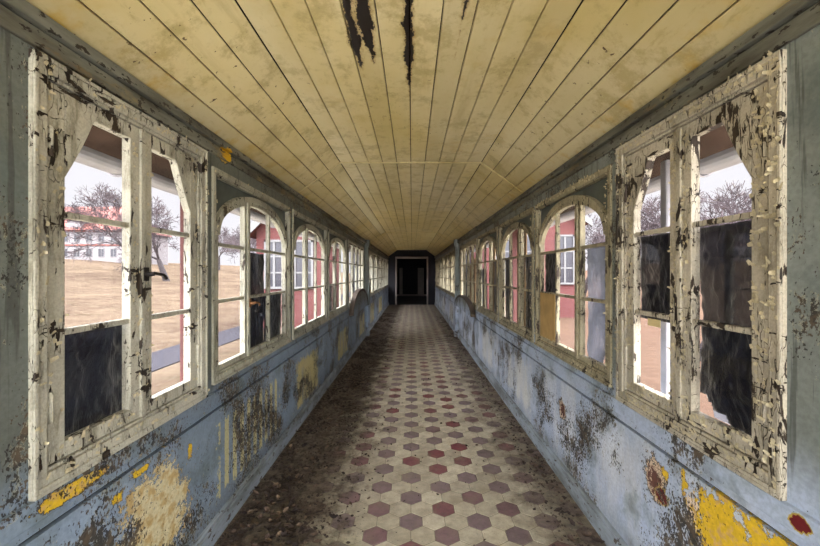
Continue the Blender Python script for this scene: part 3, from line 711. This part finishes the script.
# ------------------------------------------------------------------ outside
def gh(x,y):
    n=mnoise.noise(Vector((x*.12,y*.12,0)))
    if x<-6: 
        t=min(1,(-6-x)/56); return -.12+4.3*t**1.15+n*.35*min(1,(-6-x)/6)
    if x>6: t=min(1,(x-6)/30); return -.12+2.2*t*t*(3-2*t)+n*.3*min(1,(x-6)/6)
    return -.12
b=MB(); xs=[-140,-110,-90,-75,-65]+[-60+2*i for i in range(26)]+[-8,-6.5,-5,-3,-1.4,0,1.4,3,5,6.5,8]+[10+2*i for i in range(26)]+[65,75,90,120]
ys=[-60,-40,-25,-15,-8,-4]+[2*i for i in range(36)]+[75,80,90,110,140,180]
for y in ys:
    for x in xs: b.v.append((x,y,gh(x,y)-(0.0)))
nx=len(xs)
for j in range(len(ys)-1):
    for i in range(nx-1): b.f.append((j*nx+i,j*nx+i+1,(j+1)*nx+i+1,(j+1)*nx+i)); b.m.append(0)
structure(b.build('ground',M['grass'],smooth=True),'dry straw-coloured grass slope outside the windows','ground')
b=MB(); b.box(-5.5,-4.45,-10,60,-.14,-.10); structure(b.build('path',M['asphalt']),'grey asphalt path running parallel outside the left windows','path')

for sd,nm in ((-1,'left'),(1,'right')):
    b=MB(); b.box(sd*1.26,sd*2.55,Y0,YE,-.16,-.10); structure(b.build('bounce_strip',M['reflector']),'pale strip added along the foot of the %s outside wall to bounce light'%nm,'reflector')  # mostly out of view, added to throw daylight up onto the ceiling

def casement(root,P,u,z,w,h,nm='window',bars=True):
    f=MB(); t=.07
    def bx(a,c,l,hh,d0,d1): 
        p=[P(a,d0,l),P(c,d0,l),P(c,d0,hh),P(a,d0,hh)]; r=[P(a,d1,l),P(c,d1,l),P(c,d1,hh),P(a,d1,hh)]; f.loft(p,r)
    bx(u-w/2,u-w/2+t,z,z+h,-.05,.02);bx(u+w/2-t,u+w/2,z,z+h,-.05,.02);bx(u-w/2,u+w/2,z,z+t,-.07,.02);bx(u-w/2,u+w/2,z+h-t,z+h,-.05,.02)
    bx(u-t/2,u+t/2,z,z+h,-.04,.02)
    if bars:
        for q_ in (.33,.66): bx(u-w/2,u+w/2,z+h*q_-.025,z+h*q_+.025,-.035,.02)
    o=f.build(nm,M['white'],root)
    f=MB(); bx(u-w/2+.01,u+w/2-.01,z+.01,z+h-.01,-.01,.005); f.build('pane',M['wglass'],o)
def outbuilding(x0,x1,y0,y1,he,hr,lab,wins):
    root=empty('brick_outbuilding',((x0+x1)/2,(y0+y1)/2,-.12)); tag(root,lab,'building'); xm=(x0+x1)/2
    b=MB(); g=[(x0,-.2),(x1,-.2),(x1,he),(xm,hr),(x0,he)]; b.loft([(x,y0,z) for x,z in g],[(x,y1,z) for x,z in g]); b.build('wall',M['brick'],root)
    for sd in (-1,1):
        xe=xm+sd*((x1-x0)/2+.25); ze=he-(hr-he)*.25/((x1-x0)/2); q_=[(xm,hr+.02),(xe,ze+.02),(xe,ze+.12),(xm,hr+.14)]
        b=MB(); b.loft([(x,y0-.3,z) for x,z in q_],[(x,y1+.3,z) for x,z in q_]); b.build('roof',M['roofred'],root)
        q_=[(xm,hr-.1),(xe,ze-.1),(xe,ze+.14),(xm,hr+.16)]; b=MB(); b.loft([(x,y0-.36,z) for x,z in q_],[(x,y0-.3,z) for x,z in q_]); b.build('bargeboard',M['white'],root)
    for (u,z,w,h) in wins: casement(root,lambda a,d,zz:(a,y0+d,zz),u,z,w,h)
    return root
outbuilding(-4.75,-2.75,11.2,14.2,2.9,3.9,'red brick gabled building with white windows outside the third left window',[(-4.2,1.1,.6,1.5),(-3.3,1.1,.6,1.5)])
outbuilding(2.9,6.5,14,18,3.6,4.9,'red brick gabled building with tall white window outside the second right window',[(5.85,1.15,.75,1.9),(4.6,1.15,.75,1.9),(3.5,1.15,.6,1.9)])
# the pale house on the hill: seen over the slope through the nearest left window
def house():
    x0,x1,y0,y1=-84,-52,66,78; zb=3.9; he=9.3; hr=14.6
    root=empty('hillside_house',((x0+x1)/2,(y0+y1)/2,zb)); tag(root,'pale two-storey house with red roof on the slope seen through the nearest left window','building')
    b=MB(); b.box(x0,x1,y0,y1,zb-1,he); b.build('wall',M['wwall'],root)
    b=MB(); ym=(y0+y1)/2; e=.6; b.add([(x0-e,y0-e,he),(x1+e,y0-e,he),(x1+e,y1+e,he),(x0-e,y1+e,he),(x0+5,ym,hr),(x1-5,ym,hr)],[(0,1,5,4),(1,2,5),(2,3,4,5),(3,0,4),(3,2,1,0)]); b.build('roof',M['roofred'],root)
    b=MB(); b.box(x0-.1,x1+.1,y0-.12,y0,6.5,6.75); b.box(x0-.1,x1+.1,y0-.12,y0,9.0,9.3); b.build('band',M['roofred'],root)
    for i in range(14):
        for z in (4.5,7.2): casement(root,lambda a,d,zz:(a,y0+d,zz),x0+1.6+i*2.2,z,1.1,1.5,bars=False)
    for u in (x0+9,x1-9):
        b=MB(); b.box(u-1.2,u+1.2,y0,y0+4,he,he+1.9); d=b.build('dormer',M['wwall'],root)
        b=MB(); b.loft([(u-1.5,y0-.2,he+1.8),(u+1.5,y0-.2,he+1.8),(u,y0-.2,he+2.9)],[(u-1.5,y0+5,he+1.8),(u+1.5,y0+5,he+1.8),(u,y0+5,he+2.9)]); b.build('dormer_roof',M['roofred'],d)
    b=MB(); b.box(-70,-69,71,72.5,11.5,15.6); b.build('chimney',M['brick'],root)
house()
# bare trees
def treemesh(seed,H,levels):
    q=random.Random(seed); b=MB()
    def grow(p,d,L,r,lv):
        e=p; seg=2 if lv>1 else 3
        for i in range(seg):
            d=(d+Vector((q.gauss(0,.14),q.gauss(0,.14),q.gauss(.03,.08)))).normalized(); n=e+d*L/seg; r1=r*(.86 if i<seg-1 else .8)
            b.tube(e,n,r,r1,6 if lv<2 else (4 if lv<4 else 3),0 if lv<3 else 1); e=n; r=r1
            if 0<lv<levels and q.random()<.6 and i<seg-1: side(e,d,L,r,lv)
        if lv<levels:
            for k in range(3 if lv<4 else q.choice((3,3,4))): side(e,d,L,r,lv)
    def side(e,d,L,r,lv):
        o=d.orthogonal().normalized(); o.rotate(Matrix.Rotation(q.uniform(0,6.28),3,d)); t=q.uniform(.4,.85)
        grow(e,(d*math.cos(t)+o*math.sin(t)).normalized(),L*q.uniform(.62,.82),max(.013,r*.62),lv+1)
    grow(Vector((0,0,-.3)),Vector((0,0,1)),H*.24,H*.028,0)
    me=bpy.data.meshes.new('bare_tree'); me.from_pydata(b.v,[],b.f); me.materials.append(M['bark']); me.materials.append(M['twig']); me.polygons.foreach_set('material_index',b.m); return me
TM=[treemesh(3,9,6),treemesh(8,9,6),treemesh(21,9,6)]
T=[(-35,45,1.6,0,'bare spreading tree beside the red-roofed house, seen through the nearest left window'),
   (-22,33,1.15,1,'bare tree right of the nearest left window centre, behind the grass slope'),
   (-15,44,1.3,2,'bare tree seen through the far casement of the nearest left window'),
   (-27,58,1.4,1,'tall bare tree on the skyline behind the left slope, beyond the house corner'),
   (-13,29,.7,0,'bare tree seen through the near column of the second left window'),
   (-36,68,1.3,2,'distant bare tree on the skyline behind the spreading tree by the house'),
   (5.6,7.2,.5,1,'pinkish bare tree close outside the nearest right window, near casement'),
   (9.4,8.8,.6,2,'pinkish bare tree outside the nearest right window, far casement'),
   (14.5,16.5,.8,0,'larger bare tree farther behind the near casement of the nearest right window'),
   (10.8,23.5,.9,1,'bare tree outside the near column of the second right window'),
   (19,27,1.1,2,'tall bare tree standing far off outside the nearest right window'),
   (25,18,1.1,0,'tall bare tree at the right edge of the view outside the nearest right window')]
for x,y,s_,k,lab in T:
    o=bpy.data.objects.new('bare_tree',TM[k]); o.location=(x,y,gh(x,y)); o.scale=(s_,)*3; o.rotation_euler=(0,0,x*1.7+y); tag(o,lab,'tree','bare trees outside the windows'); col.objects.link(o)

SKY0,SKYZ,SKYB=.74,13.0,8.0
# ------------------------------------------------------------------ overcast sky, camera
w=bpy.data.worlds.new('sky'); sc.world=w; w.use_nodes=True; t=w.node_tree; t.nodes.clear()
tc=t.nodes.new('ShaderNodeTexCoord'); sp=t.nodes.new('ShaderNodeSeparateXYZ'); t.links.new(tc.outputs['Generated'],sp.inputs[0])
def wmap(sock,a,b,c,d):
    n=t.nodes.new('ShaderNodeMapRange'); n.interpolation_type='SMOOTHSTEP'; t.links.new(sock,n.inputs[0])
    for k_,v_ in zip((1,2,3,4),(a,b,c,d)): n.inputs[k_].default_value=v_
    return n.outputs[0]
def wadd(a,b):
    n=t.nodes.new('ShaderNodeMath'); n.operation='ADD'; t.links.new(a,n.inputs[0]); t.links.new(b,n.inputs[1]); return n.outputs[0]
# thin cloud: brighter overhead, with a bright lobe added behind camera to light corridor
dt=t.nodes.new('ShaderNodeVectorMath'); dt.operation='DOT_PRODUCT'; t.links.new(tc.outputs['Generated'],dt.inputs[0]); dt.inputs[1].default_value=Vector((0,-.9,.38)).normalized()
rad=wadd(wmap(sp.outputs[2],.27,.62,SKY0,SKY0+SKYZ),wmap(dt.outputs['Value'],.15,.95,0,SKYB))
bg=t.nodes.new('ShaderNodeBackground'); bg.inputs[0].default_value=(.97,.96,1.0,1); t.links.new(rad,bg.inputs[1])
ow=t.nodes.new('ShaderNodeOutputWorld'); t.links.new(bg.outputs[0],ow.inputs[0])
cam=bpy.data.cameras.new('camera'); co=bpy.data.objects.new('camera',cam); col.objects.link(co); sc.camera=co
co.location=(CX,0,EYE); co.rotation_euler=(PI/2,0,0); cam.sensor_width=36; cam.lens=36*FP/820; cam.shift_x=-2/820; cam.clip_end=500; cam.clip_start=.02
cy=sc.cycles; cy.max_bounces=20; cy.diffuse_bounces=14; cy.glossy_bounces=6; cy.transparent_max_bounces=32; cy.sample_clamp_indirect=0
sc.view_settings.view_transform='Standard'; sc.view_settings.look='None'; sc.view_settings.exposure=0.66; sc.view_settings.gamma=1; sc.view_settings.use_curve_mapping=False
